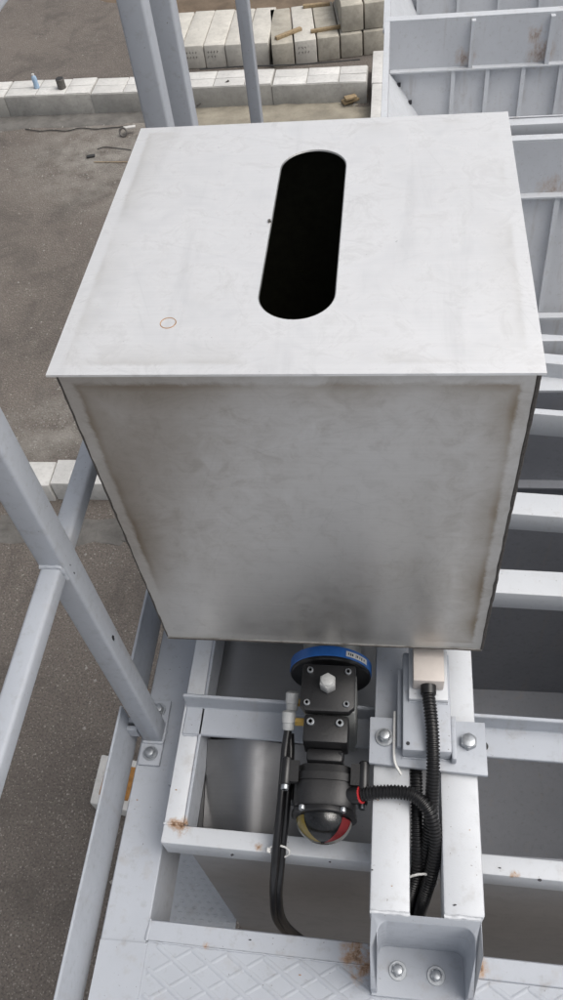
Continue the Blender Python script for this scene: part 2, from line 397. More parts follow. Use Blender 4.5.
# stacked concrete blocks
bk = 0
names = ['leftmost', 'second', 'third', 'fourth']
def cblock(x, y, z, ang, label, w_=.288, d_=1.12, h_=.3, mat=CONC, mark=False):
    ca, sa = math.cos(ang), math.sin(ang)
    t = thing('concrete_block', label, 'concrete block', (x, y, z), 'concrete blocks stacked behind the far kerb')
    def P(u, v, ww): return (x + u*ca - v*sa, y + u*sa + v*ca, z + ww)
    mbb = MB().hexa([P(-w_/2,0,0), P(w_/2,0,0), P(w_/2,d_,0), P(-w_/2,d_,0)], [P(-w_/2,0,h_), P(w_/2,0,h_), P(w_/2,d_,h_), P(-w_/2,d_,h_)])
    part('body', mbb, mat, t, bevel=.018)
    if mark:
        m = MB(); rr = random.Random(int(x*100))
        for r_ in range(2):
            for c_ in range(rr.choice((3, 4))):
                u = -.09 + c_*.042; q = .21 - r_*.06
                k = rr.uniform(-.012, .012)
                m.add([P(u-.012, -.002, q+k), P(u+.012, -.002, q-k), P(u+.012, -.002, q-k+.006), P(u-.012, -.002, q+k+.006)], [(0,1,2,3)])
                m.add([P(u+k, -.002, q-.016), P(u+k+.005, -.002, q-.016), P(u+k*.3+.005, -.002, q+.02), P(u+k*.3, -.002, q+.02)], [(0,1,2,3)])
        part('handwritten_marks', m, SCRAP, t, kind='stuff')
    return t
for i in range(5):
    x = -3.02 + i*.295
    cblock(x, 11.26 + random.uniform(-.02, .02), -5, random.uniform(-.01, .01),
           ['concrete block just right of the pair of posts', 'concrete block with written marks, left of the single post', 'concrete block with written marks partly behind the single post', 'plain concrete block right behind the single post', 'fifth concrete block of the straight row, right of the single post'][i], mark=i in (1, 2))
for i in range(6):
    x = -1.50 + i*.30
    cblock(x, 11.18 + i*.055, -5, .14 + random.uniform(-.012, .012),
           ['mossy concrete block at the left end of the angled row', 'concrete block with written marks in the angled row', 'dark stained concrete block between two timber offcuts', 'concrete block below the left block of the upper tier', 'concrete block below the right block of the upper tier', 'last concrete block of the angled row beside the bin'][i], mat=CONCD if i in (0, 2, 3, 4) else CONC, mark=i == 1)
for i in range(3):
    cblock(-.585 + i*.30, 11.40 + i*.05, -4.695, .15, ['upper tier concrete block beside the timber offcuts', 'upper tier concrete block beside the bin corner', 'upper tier concrete block mostly behind the bin'][i], mat=CONCD, h_=.32)
def stick(p, q, z, w_, h_, label):
    a = onz(*p, z); b = onz(*q, z)
    solo('timber_offcut', MB().beam((a.x, a.y, z + h_), (b.x, b.y, z + h_), w_, h_), WOOD, label, 'timber', 'timber offcuts', bevel=.004)
stick((276, 40), (301, 30), -4.7, .06, .04, 'short timber offcut lying at the front of the angled block row')
stick((303, 8), (330, 5), -4.7, .06, .04, 'timber offcut lying farthest back on the concrete blocks')
stick((311, 33), (347, 27), -4.7, .05, .04, 'long thin timber offcut in front of the upper block tier')
stick((343, 104), (366, 96), -4.96, .09, .035, 'dirty board scrap on the sand by the kerb end')
stick((345, 100), (356, 97), -4.90, .08, .03, 'small board scrap resting on the larger one')
# thin rods
solo('thin_rod', MB().tube([onz(197, 106, -4.95), onz(229, 82, -4.72) + Vector((0,0,.02))], .012, 8), SCRAP, 'thin dark rod leaning on the far kerb between the posts', 'rod')
solo('thin_wire', MB().tube(smoothpath([onz(200, 71, -4.72)+Vector((0,0,.02)), onz(240, 69, -4.72)+Vector((0,0,.03)), onz(300, 66, -4.72)+Vector((0,0,.02)), onz(360, 62, -4.72)+Vector((0,0,.03))]), .008, 6), INK, 'thin black wire lying along the top of the far kerb', 'wire')
# litter
b0 = onz(37, 88, -4.72); t = thing('plastic_bottle', 'pale blue plastic bottle standing on the far kerb', 'bottle', b0)
part('body', MB().tube([b0 + Vector((0,0,q)) for q in (0, .004, .045, .06, .115, .145, .163)], [.03, .036, .036, .032, .036, .03, .014], 14), BOTTLE, t)
part('cap', MB().cyl(b0 + Vector((0,0,.161)), b0 + Vector((0,0,.18)), .017, 12), WHITE, t)
b0 = onz(62, 88, -4.72); t = thing('dark_can', 'dark squat tin can standing on the far kerb', 'can', b0)
part('body', MB().tube([b0 + Vector((0,0,q)) for q in (0, .004, .02, .1, .115, .12)], [.05, .056, .054, .054, .056, .05], 18), SCRAP, t)
part('lid', MB().tube([b0 + Vector((0,0,.1195)), b0 + Vector((0,0,.126))], [.05, .046], 18), INK, t)
cp = [onz(x, y, -4.985) for x, y in ((25,129),(40,131),(52,130),(66,131),(80,128),(95,129),(108,128),(120,127),(128,126))]
solo('ground_cable', MB().tube(smoothpath(cp), .006, 6), INK, 'thin dark cable snaking over the asphalt by the far kerb', 'cable')
cp = [onz(x, y, -4.988) for x, y in ((97,149),(105,147),(115,148),(124,149),(131,150))]
solo('ground_wire', MB().tube(smoothpath(cp), .005, 6), INK, 'short dark wire beside the box lid on the asphalt', 'wire')
solo('straight_rod', MB().tube([onz(94,162,-4.988), onz(128,162,-4.988)], .005, 6), WOOD, 'thin pale straight rod on the asphalt near the lid', 'rod')
solo('black_strip', MB().beam(onz(86,156,-4.975), onz(94.5,154.5,-4.975), .055, .02), INK, 'small black plastic piece on the asphalt left of the lid', 'scrap', bevel=.008)
b0 = onz(124, 136, -5); t = thing('pipe_clamp', 'loose dark pipe clamp lying on asphalt behind the lid', 'pipe clamp', b0)
ring = [b0 + Vector((.045*math.cos(a*.35), .025*math.sin(a*.35), .05 + .04*math.sin(a*.35))) for a in range(19)]
part('ring', MB().tube(ring, .012, 8), SCRAP, t)
part('plate', MB().beam(b0 + Vector((.0,.04,.09)), b0 + Vector((.15,.07,.09)), .05, .02), CONCW, t, bevel=.004)
# pale block below the toe board
b0 = onz(112, 790, -4.86); t = thing('pale_slab', 'pale concrete slab with an orange rusty strip below the platform edge', 'slab', (b0.x, b0.y, -5))
q = [onz(89, 803, -4.86), onz(131, 812, -4.86), onz(146, 762, -4.86), onz(101, 754, -4.86)]
part('body', MB().hexa([Vector((a.x, a.y, -5)) for a in q], q), CONCW, t, bevel=.012)
q = [onz(119, 800, -4.858), onz(128, 801, -4.858), onz(137, 768, -4.858), onz(129, 767, -4.858)]
part('rust_strip', MB().hexa(q, [a + Vector((0,0,.012)) for a in q]), RUSTM, t, bevel=.003)
q = [onz(99, 795, -4.858), onz(103, 796, -4.858), onz(110, 766, -4.858), onz(107, 766, -4.858)]
part('rust_strip', MB().hexa(q, [a + Vector((0,0,.012)) for a in q]), RUSTM, t, bevel=.003)

# ------------------------------------------------------------------ storage bins to the right
def bin_(label, x0, x1, y0, y1, zt, zl, zb, xs_up, xs_lo, mat, slope=.16, fl=.055, drop=.3, back=.07):
    t = thing('storage_bin', label, 'bin', ((x0+x1)/2, (y0+y1)/2, zb - drop), 'open steel bins')
    th = .006; d = zl - zb
    # collar
    part('far_wall', MB().box(x0, x1, y1, y1 + th, zl, zt), mat, t)
    part('near_wall', MB().box(x0, x1, y0 - th, y0, zl, zt), mat, t)
    part('left_wall', MB().box(x0 - th, x0, y0 - th, y1 + th, zl, zt), mat, t)
    part('right_wall', MB().box(x1, x1 + th, y0 - th, y1 + th, zl, zt), mat, t)
    # hopper
    X0, X1, Y0, Y1 = x0 + slope, x1 - slope, y0 + back, y1 - back
    A = [(x0,y0,zl),(x1,y0,zl),(x1,y1,zl),(x0,y1,zl)]; Bq = [(X0,Y0,zb),(X1,Y0,zb),(X1,Y1,zb),(X0,Y1,zb)]
    nm = ('near_slope', 'right_slope', 'far_slope', 'left_slope')
    for i in range(4):
        j = (i+1) % 4; mid = Vector(((x0+x1)/2, (y0+y1)/2, 0))
        fa = [Vector(A[i]), Vector(A[j]), Vector(Bq[j]), Vector(Bq[i])]
        n = (fa[1]-fa[0]).cross(fa[2]-fa[0]).normalized()
        if n.dot(mid - Vector((fa[0].x, fa[0].y, 0))) > 0: n = -n
        part(nm[i], MB().prism(fa, n * th), PAINTW if nm[i] == 'left_slope' and mat is BINP else mat, t)  # left slope in paler paint: the light falling on it is painted in
    part('floor_plate', MB().box(X0 - .01, X1 + .01, Y0 - .01, Y1 + .01, zb - th - .001, zb - .001), mat, t)
    # top flange + ledge
    part('top_flange', MB().box(x0 - fl*.5, x1 + fl*.5, y1 + .001, y1 + fl, zt, zt + .006), PAINTW, t, bevel=.001, seg=1)
    part('top_flange', MB().box(x0 - fl*.5, x0 - .001, y0 - fl, y1, zt, zt + .006), PAINTW, t, bevel=.001, seg=1)
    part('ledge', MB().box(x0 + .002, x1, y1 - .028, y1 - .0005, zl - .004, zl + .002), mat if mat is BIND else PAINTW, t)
    for x in xs_up: part('stiffener', MB().box(x - .008, x + .008, y1 - .022, y1 - .0005, zl + .003, zt - .002), PAINTW, t)
    for x in xs_lo:
        q = [Vector((x - .008, y1 - .002, zl - .006)), Vector((x + .008, y1 - .002, zl - .006)), Vector((x + .008, Y1 - .002, zb + .01)), Vector((x - .008, Y1 - .002, zb + .01))]
        part('stiffener', MB().prism(q, (0, -.02, .003)), PAINTW, t)
    for i in range(7):
        a = Vector((x0, y1, zl)).lerp(Vector((X0, Y1, zb)), .1 + i*.13)
        part('corner_tab', MB().box(a.x - .004, a.x + .010, a.y - .018, a.y - .004, a.z - .003, a.z + .008), CHIP, t)
    # outlet and legs
    part('outlet', MB().box((X0+X1)/2 - .1, (X0+X1)/2 + .1, (Y0+Y1)/2 - .1, (Y0+Y1)/2 + .1, zb - drop, zb - th - .002), mat, t)
    for lx in (x1 - .02,):
        for ly in (y0 + .05, y1 - .05): part('leg', MB().box(lx + .03, lx + .09, ly - .03, ly + .03, -5, zl), PAINT, t)
    part('leg', MB().box((X0+X1)/2 - .04, (X0+X1)/2 + .04, (Y0+Y1)/2 - .04, (Y0+Y1)/2 + .04, -5, zb - drop), PAINT, t)
    return t
bin_('farthest open steel bin at the top edge of the picture', -.03, 1.5, 3.49, 4.55, -1.43, -1.52, -2.3, (.16, .34, .52, .71, .9), (.1, .3, .5, .7), BINP, slope=.36)
bin_('open steel bin with rust stains behind the lid corner', -.03, 1.5, 2.66, 3.42, -1.385, -1.565, -2.1, (.29, .585, .88), (.225, .36, .50, .645), BINP, slope=.36, fl=.042)
bin_('open steel bin right of the lid with one slanting stiffener', -.03, 1.5, 1.55, 2.455, -1.36, -1.535, -2.6, (.30, .78), (.52, .8), BINP, slope=.5, fl=.032, back=.18)
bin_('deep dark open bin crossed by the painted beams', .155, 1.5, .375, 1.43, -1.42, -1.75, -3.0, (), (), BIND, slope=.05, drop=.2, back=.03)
part('mid_ledge', MB().box(.0, 1.45, 2.33, 2.358, -1.955, -1.945), PAINTW, bpy.data.objects['storage_bin.002'])
# tube between bins
a = onz(450, 129, -1.36); b = onz(563, 123, -1.36); d = (b - a).normalized()

# ------------------------------------------------------------------ platform frame
pf = thing('platform_frame', 'light grey painted steel platform frame of beams under the stainless box', 'platform', (0, .3, -5))
part('stringer', MB().prism([(-.457,-1.6,-1.45),(-.380,-1.6,-1.45),(-.380,-1.6,-1.59),(-.388,-1.6,-1.59),(-.388,-1.6,-1.462),(-.457,-1.6,-1.462)][::-1], (0,3.9,0)), PAINT, pf, bevel=.002, seg=1)
# inner frame rail with raised lip
part('frame_rail', MB().box(-.362,-.328,.372,1.45,-1.449,-1.362), PAINTW, pf, bevel=.003)
part('rail_lip', MB().box(-.3275,-.3225,.374,1.45,-1.44,-1.359), PAINT, pf, bevel=.001, seg=1)
# beam b1: angle with upstanding leg
def seg2(p, q, z): return onz(*p, z), onz(*q, z)
def angle_beam(x0, y0, x1, y1, name='cross_angle'):
    d = Vector((x1-x0, y1-y0, 0)); sd = Vector((-d.y, d.x, 0)).normalized(); a = Vector((x0,y0,0))
    prof = [(0,-1.359),(-.05,-1.359),(-.05,-1.366),(.007,-1.366),(.007,-1.316),(0,-1.316)]
    return part(name, MB().prism([a + sd*u + Vector((0,0,z)) for u, z in prof], d), PAINT, pf, bevel=.0015, seg=1)
angle_beam(-.356, .574, 1.45, .538)
part('bolt_hole', MB().cyl((.163,.531,-1.3588),(.163,.531,-1.3575),.008,18), INK, pf)
# beam b2 : tube under the dome
part('cross_tube', MB().beam((-.362,.3555,-1.361), (1.45,.3175,-1.361), .03, .06), PAINTW, pf, bevel=.003)
# further tubes on the right
def tubeb(pa, pb, z, w_, h_, xl, name='cross_tube', mat=PAINTW):
    a = onz(*pa, z); b = onz(*pb, z); s = (b.y - a.y)/(b.x - a.x)
    part(name, MB().beam((xl, a.y + s*(xl - a.x), z), (1.45, a.y + s*(1.45 - a.x), z), w_, h_), mat, pf, bevel=.003)
tubeb((508,581), (563,584), -1.35, .055, .055, -.3)
tubeb((520,503), (563,506), -1.35, .058, .055, -.3)
tubeb((538,411), (563,413), -1.35, .018, .07, -.3)
tubeb((547,358), (563,359.5), -1.37, .035, .05, -.3)
tubeb((547,338), (563,339), -1.40, .03, .03, -.028)
tubeb((470,124), (563,119.5), -1.36, .04, .06, -.028)
# short stiffening uprights of the rails on the stringer
for y in (.45, 1.0): part('spacer', MB().box(-.379,-.3625,y,y+.05,-1.449,-1.41), PAINT, pf)
# tread edge beam b6 and tread plate
part('edge_beam', MB().beam((-.379,.2265,-1.449), (1.45,.19,-1.449), .032, .07), PAINT, pf, bevel=.002, seg=1)
tp = part('tread_plate', MB().add([(-.379,-1.6,-1.456),(1.45,-1.6,-1.456),(1.45,.175,-1.456),(-.379,.2115,-1.456),(-.379,-1.6,-1.45),(1.45,-1.6,-1.45),(1.45,.1735,-1.45),(-.379,.210,-1.45)],
      [(0,3,2,1),(4,5,6,7),(0,1,5,4),(1,2,6,5),(2,3,7,6),(3,0,4,7)]), PAINT, pf)
part('tread_edge', MB().box(-.4555,-.3765,-1.6,.207,-1.4498,-1.4465), PAINT, pf)
rb = MB(); P0, P1 = .058, .034
def rib(a, b, dz_=0):
    a, b = Vector(a) + Vector((0,0,dz_)), Vector(b) + Vector((0,0,dz_)); d = (b-a).normalized(); s = Vector((-d.y, d.x, 0)); k = len(rb.v)
    h_ = Vector((0,0,.0015)); rb.add([a - s*.0045, a + s*.0045, b + s*.0045, b - s*.0045, a - s*.002 + h_, a + s*.002 + h_, b + s*.002 + h_, b - s*.002 + h_],
           [(4,5,6,7),(0,1,5,4),(1,2,6,5),(2,3,7,6),(3,0,4,7)])
yt = lambda x: .208 - .02*(x + .379)
for i in range(-10, 60):                 # two families of ribs clipped to the plate near the frame
    for sg in (1, -1):
        x = -.36 + i*P0*1.0; pts = []
        n = 14; yb = .205
        # walk down from the top edge in straight runs
        xs, ys = x, yt(x) - .002; L = .34
        xe, ye = x + sg*L*1.0, ys - L*P1/P0*1.05
        xe2 = max(-.37, min(1.44, xe)); ye2 = ys + (ye - ys)*((xe2 - xs)/(xe - xs)); 
        if -.37 <= xs <= 1.44 and abs(xe2 - xs) > .02: rib((xs, ys, -1.4505), (xe2, ye2, -1.4505), .0003*sg)
for sg, xx in ((1, -.37),):
    for i in range(1, 9): 
        ys = yt(-.37) - i*P0*P1/P0*1.05; rib((-.37, ys, -1.4505), (-.37 + .3, ys - .3*P1/P0*1.05, -1.4505), .0003)
part('tread_ribs', rb, PAINT, tp, kind='stuff')
# supporting columns
for (x, y) in ((-.42, -1.2), (-.42, 1.9), (1.3, -1.2)):
    part('column', MB().box(x-.03, x+.03, y-.03, y+.03, -5, -1.591 if x < 0 else -1.457), PAINT, pf)
# lower landing
lp = thing('lower_landing', 'lower landing of textured white tread plate seen through the frame gap', 'landing', (-.4, .4, -2.45))
LZ = -2.05; lx_ = onz(174, 890, LZ).x
part('plate', MB().box(lx_, -.335, .1, 1.2, LZ - .006, LZ), PAINTW, lp)
lr = MB()
for i in range(14):
    for j in range(44):
        x = lx_ + .012 + i*.021 + (j % 2)*.0105; y = .2 + j*.0125; r = .0042
        if x > -.34: continue
        lr.add([(x-r*1.9,y,LZ),(x,y-r,LZ),(x+r*1.9,y,LZ),(x,y+r,LZ),(x,y,LZ+.003)], [(0,1,4),(1,2,4),(2,3,4),(3,0,4)])
part('tread_studs', lr, PAINTW, lp, kind='stuff')
part('bracket', MB().box(-.46, -.40, .5, .9, LZ - .15, LZ - .0065), PAINT, lp)
part('post', MB().box(-.46, -.40, .6, .66, -5, LZ - .1505), PAINT, lp)

# ------------------------------------------------------------------ stainless duct under the frame
du = thing('stainless_duct', 'brushed stainless duct below the painted frame under the actuator', 'duct', (0, .6, -3.1))
part('front_wall', MB().box(-.325, .15, .347, .350, -3.0, -1.425), ST_DULL, du)
part('front_wall', MB().box(.1505, 1.45, .335, .338, -3.0, -1.425), ST_DULL, du)
part('left_wall', MB().box(-.325, -.3225, .3505, 1.3, -3.0, -1.445), ST_DUCT, du)
# folded inner panels, tilted, descending towards the camera
def panel(name, q, n, m): part(name, MB().prism(q, n), m, du)
def fold(x): return .013*math.exp(-((x + .245)/.045)**2)
xs_ = [-.3215 + i*.0155 for i in range(13)]
ip = MB(); ip.add([q for x in xs_ for q in ((x,.537,-1.415+fold(x)),(x,.353,-1.51+fold(x)))], [(2*i,2*i+1,2*i+3,2*i+2) for i in range(12)])
part('inner_panel', ip, ST_DUCT, du, smooth=60)
panel('inner_panel', [(-.1345,.537,-1.402),(.15,.537,-1.402),(.15,.353,-1.480),(-.1345,.353,-1.480)], (0,.001,-.002), ST_DULL)
panel('rear_panel', [(-.3215,.57,-1.42),(-.16,.57,-1.42),(-.16,1.0,-1.47),(-.3215,1.0,-1.47)], (0,0,-.003), ST_DUCT)
panel('rear_panel', [(-.158,.57,-1.42),(.15,.57,-1.42),(.15,1.0,-1.47),(-.158,1.0,-1.47)], (0,0,-.003), ST_DULL)
part('rear_wall', MB().box(-.322, .15, 1.3, 1.303, -3.0, -1.5), ST_DULL, du)
part('leg', MB().box(-.05, .03, .7, .78, -5, -3.0), PAINT, du)
part('base', MB().box(-.325, .15, .351, 1.3, -3.01, -3.0), ST_DULL, du)

# ------------------------------------------------------------------ twin support tubes with end bracket
ts = thing('support_rails', 'pair of pale steel tubes with bolted end bracket beside the actuator', 'support rail', (.06, .5, -1.45))
part('tube', MB().box(-.019,.037,.243,.452,-1.314,-1.25), PAINTW, ts, bevel=.004)
part('tube', MB().box(.083,.139,.246,1.12,-1.314,-1.25), PAINTW, ts, bevel=.004)
part('tube', MB().box(-.019,.037,.453,1.12,-1.314,-1.262), PAINT, ts, bevel=.004, label='rear run of the left tube, shade under the box painted in')  # greyer paint than the front run puts the shade into the colour
part('rear_tie', MB().box(.0375,.0825,1.05,1.1,-1.31,-1.26), PAINT, ts)
# end bracket: channel piece with filleted corners, base bolted to tread
eb = MB(); zt, zb = -1.251, -1.4435
prof = []
xl, xr, yb, yf = -.017, .134, .2425, .168
ti, fr = .010, .014
prof = [(xl,yf),(xl,yb),(xr,yb),(xr,yf),(xr-ti,yf)]
for k in range(6): a = math.radians(90*k/5); prof.append((xr-ti-fr+fr*math.cos(a), yb-ti-fr+fr*math.sin(a)))
for k in range(6): a = math.radians(90+90*k/5); prof.append((xl+ti+fr+fr*math.cos(a), yb-ti-fr+fr*math.sin(a)))
prof.append((xl+ti,yf))
def topz(x, y):
    lim = .198 if x < .06 else .196
    if y >= lim: return zt
    return zt - (lim - y)/(lim - yf)*.15
n = len(prof)
# subdivide flange sides so the sloped cut starts at lim
prof2 = []
for i, (x, y) in enumerate(prof):
    prof2.append((x, y)); x2, y2 = prof[(i+1) % n]
    if abs(x2 - x) < 1e-6 and (y - .197)*(y2 - .197) < 0: prof2.append((x, .198))
m = len(prof2)
eb.add([(x, y, zb) for x, y in prof2] + [(x, y, topz(x, y)) for x, y in prof2], [tuple(range(m))[::-1], tuple(range(m, 2*m))] + [(i, (i+1) % m, (i+1) % m + m, i + m) for i in range(m)])
part('end_channel', eb, PAINT, ts, bevel=.0012, seg=1)
part('end_base', MB().box(xl+.001, xr-.001, yf-.004, yb-.001, -1.4495, -1.4425), PAINT, ts, bevel=.001, seg=1)
for (x, y) in ((.024,.200),(.082,.198)): bolt(ts, (x, y, -1.4424), (0,0,1), .016, .011, ZINC, .0138)
# welded feet under the tubes
for y in (.33, .545): 
    for x in (.009, .111): part('pad', MB().box(x-.02, x+.02, y-.008, y+.008, -1.36, -1.3145), PAINT, ts)

# sensor stand on the tubes
sp = thing('sensor_stand', 'small beige sensor box on a stepped steel stand bolted across the tubes', 'sensor', (.063, .48, -1.25))
def quad(pts, z0, z1): return MB().hexa([(x, y, z0) for x, y in pts], [(x, y, z1) for x, y in pts])
part('rubber_pad', quad([(-.023,.450),(.150,.442),(.150,.518),(-.023,.518)], -1.2495, -1.2435), RUBBER, sp)
part('base_plate', quad([(-.0255,.4465),(.1525,.4375),(.1525,.521),(-.0255,.521)], -1.243, -1.235), PAINT, sp, bevel=.0015)
part('lower_block', MB().box(.025, .098, .458, .62, -1.2345, -1.203), PAINT, sp, bevel=.003)
part('gusset', MB().box(.0985, .106, .452, .52, -1.2345, -1.213), PAINT, sp, bevel=.002)
part('gusset', MB().box(.017, .0245, .47, .60, -1.2345, -1.222), PAINT, sp, bevel=.002)
part('upper_block', MB().box(.034, .094, .535, .63, -1.2025, -1.192), PAINTW, sp, bevel=.002)
part('sensor_box', MB().box(.040, .087, .551, .622, -1.1915, -1.16), BEIGE, sp, bevel=.002)
part('cable_gland', MB().cyl((.0635,.552,-1.178),(.0635,.538,-1.180),.012,18), BLACK, sp)
bolt(sp, (-.002,.488,-1.2349), (0,0,1), .018, .012, ZINC, .0148, rot=.1)
bolt(sp, (.1255,.487,-1.2349), (0,0,1), .023, .011, ZINC, 0, rot=.5)
part('paint_chip', MB().cyl((.033,.468,-1.2031),(.033,.468,-1.2022),.003,7), CHIP, sp)
part('cable_tie', MB().tube(smoothpath([(.013,.53,-1.232),(.0125,.49,-1.230),(.0135,.45,-1.228),(.024,.43,-1.232)]), .0022, 6), WHITE, sp)

# conduits
def conduit(pts, r, label):
    path = resample(smoothpath(pts, 16), .00125); rs = []
    for i in range(len(path)):
        ph = (i % 4); rs.append(r if ph in (0, 1) else r*.80)
    solo('corrugated_conduit', MB().tube(path, rs, 14), CONDUIT, label, 'conduit', 'black corrugated conduits', smooth=35)
conduit([(.0635,.536,-1.180),(.066,.515,-1.182),(.069,.48,-1.188),(.070,.44,-1.205),(.069,.40,-1.235),(.066,.36,-1.27),(.058,.32,-1.32),(.050,.30,-1.40),(.045,.29,-1.55)], .0105, 'black corrugated conduit curving down from the beige sensor box')
conduit([(-.034,.4015,-1.246),(-.012,.4035,-1.238),(.02,.404,-1.232),(.045,.398,-1.229),(.066,.376,-1.236),(.0745,.342,-1.262),(.0695,.31,-1.30),(.060,.285,-1.36),(.055,.275,-1.5)], .0105, 'black corrugated conduit bending right from the limit switch')
conduit([(.047,.46,-1.262),(.048,.41,-1.268),(.049,.36,-1.282),(.050,.318,-1.312),(.040,.29,-1.38),(.034,.282,-1.5)], .010, 'black corrugated conduit rising in the gap between the tubes')
solo('cable_tie', MB().tube([(.053 + .026*math.cos(a*.3307), .300 + .006*math.sin(a*.3307) + .004*math.cos(a*.3307), -1.325 + .034*math.sin(a*.3307)) for a in range(20)], .0018, 6), WHITE, 'thin white tie looped round the conduits between the tubes', 'cable tie')

# ------------------------------------------------------------------ stainless box
hb = thing('stainless_box', 'square stainless steel box with a long rounded slot in its lid', 'hopper', (-.103, .83, -1.25))
lx0, lx1, ly0, ly1 = -.354, .146, .585, 1.08
# lid with slot
def lid(z0, z1):
    bm = bmesh.new(); cx, r, ya, yb_ = -.1035, .0425, .7095, .9625
    slot = []
    for k in range(25): a = math.pi*k/24; slot.append((cx + r*math.cos(a), yb_ + r*math.sin(a)))
    for k in range(25): a = math.pi + math.pi*k/24; slot.append((cx + r*math.cos(a), ya + r*math.sin(a)))
    out = [(lx0,ly0),(lx1,ly0),(lx1,ly1),(lx0,ly1)]
    m = MB()
    # outer loop resampled to radial match of the slot points
    n = len(slot); cc = Vector((cx, (ya+yb_)/2))
    oc = []
    for (x, y) in slot:
        py = min(max(y, ya), yb_); d = Vector((x - cx, y - cc.y)); 
        d = d.normalized(); t = 1e9
        for (lim, comp) in ((lx0 - cc.x, 0), (lx1 - cc.x, 0), (ly0 - cc.y, 1), (ly1 - cc.y, 1)):
            if abs(d[comp]) > 1e-9 and lim/d[comp] > 0: t = min(t, lim/d[comp])
        oc.append([cc.x + d.x*t, cc.y + d.y*t])
    for c in out:      # snap nearest ring point to the corner
        i = min(range(n), key=lambda q: (oc[q][0]-c[0])**2 + (oc[q][1]-c[1])**2); oc[i] = list(c)
    vs_ = [(x, y, z1) for x, y in slot] + [(x, y, z1) for x, y in oc] + [(x, y, z0) for x, y in slot] + [(x, y, z0) for x, y in oc]
    fs = []
    for i in range(n):
        j = (i+1) % n
        fs += [(i, i+n, j+n, j), (i+2*n, j+2*n, j+3*n, i+3*n), (i, j, j+2*n, i+2*n), (i+n, i+3*n, j+3*n, j+n)]
    return m.add(vs_, fs)
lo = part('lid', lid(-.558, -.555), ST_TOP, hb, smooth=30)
sr = []
for k in range(25): a = math.pi*k/24; sr.append((-.1035 + .0422*math.cos(a), .9625 + .0422*math.sin(a), -.5566))
for k in range(25): a = math.pi + math.pi*k/24; sr.append((-.1035 + .0422*math.cos(a), .7095 + .0422*math.sin(a), -.5566))
part('slot_rim', MB().tube(sr + [sr[0]], .0013, 6), ST_SIDE, lo)
ci = onz(168, 323, -.555)
part('scribed_circle', MB().tube([ci + Vector((.0085*math.cos(a*.3307), .0085*math.sin(a*.3307), .0)) for a in range(20)], .0005, 5), RUSTM, lo)
part('slot_burr', MB().cyl((-.1475,.845,-.556),(-.1475,.845,-.552),.002,8), SCRAP, lo)
bx0, bx1, by0, by1, bz0, bz1 = -.346, .1405, .592, 1.074, -1.128, -.5585
def sheet(name, box_, mat, inner):
    o = part(name, MB().box(*box_), mat, hb)
    return o
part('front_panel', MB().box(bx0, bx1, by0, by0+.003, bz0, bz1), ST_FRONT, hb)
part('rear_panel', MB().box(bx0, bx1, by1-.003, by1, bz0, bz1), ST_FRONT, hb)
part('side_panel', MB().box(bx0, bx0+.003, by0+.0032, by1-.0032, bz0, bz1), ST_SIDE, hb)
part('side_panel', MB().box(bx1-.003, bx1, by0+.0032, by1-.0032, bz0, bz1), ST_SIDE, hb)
part('bottom_panel', MB().box(bx0-.001, bx1+.001, by0-.001, by1, bz0-.004, bz0-.0005), ST_SIDE, hb)
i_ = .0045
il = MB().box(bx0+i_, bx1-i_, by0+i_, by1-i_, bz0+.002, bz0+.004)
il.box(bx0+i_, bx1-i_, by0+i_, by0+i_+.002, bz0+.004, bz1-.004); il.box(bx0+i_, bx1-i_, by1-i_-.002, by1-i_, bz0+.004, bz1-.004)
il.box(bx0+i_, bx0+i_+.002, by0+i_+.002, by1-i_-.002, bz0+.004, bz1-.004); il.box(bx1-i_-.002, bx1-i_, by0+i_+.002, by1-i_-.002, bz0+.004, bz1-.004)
part('slot_shade_lining', il, INNER, hb)  # added dark sheets that paint the shade seen through the slot
rr = random.Random(5)
def bead(name, a, b, r):
    a, b = Vector(a), Vector(b); L = (b-a).length; n = int(L/.012)
    part(name, MB().tube([a.lerp(b, i/n) + Vector((rr.uniform(-.0004,.0004), rr.uniform(-.0004,.0004), rr.uniform(-.0004,.0004))) for i in range(n+1)], [r*rr.uniform(.85, 1.12) for _ in range(n+1)], 7), WELD, hb)
bead('weld_seam', (bx0-.0005, by0+.001, bz0), (bx0-.0005, by0+.001, bz1-.002), .0017)
bead('weld_seam', (bx1+.0005, by0+.001, bz0), (bx1+.0005, by0+.001, bz1-.002), .0026)
bead('weld_seam', (bx0, by0-.0003, bz1-.001), (bx1, by0-.0003, bz1-.001), .0016)
bead('weld_seam', (bx0, by0-.0012, bz0-.002), (bx1, by0-.0012, bz0-.002), .0014)
# hidden supports to the tubes and frame rail
part('foot', MB().box(.09, .13, .9, .94, -1.2495, bz0-.0045), PAINT, hb)
part('foot', MB().box(-.01, .03, .9, .94, -1.2615, bz0-.0045), PAINT, hb)
part('foot', MB().box(-.358, -.33, .95, .99, -1.3615, bz0-.0045), PAINT, hb)
# outlet cone under the box
part('outlet_cone', MB().tube([(-.095,.83,bz0-.0045),(-.095,.83,-1.17),(-.095,.83,-1.55)], [.16,.12,.07], 36), ST_DUCT, hb)
part('outlet_flange', MB().prism([(-.19,.60,bz0-.012),(-.0,.60,bz0-.012),(.03,.75,bz0-.012),(-.22,.75,bz0-.012)], (0,0,.007)), PAINT, hb)

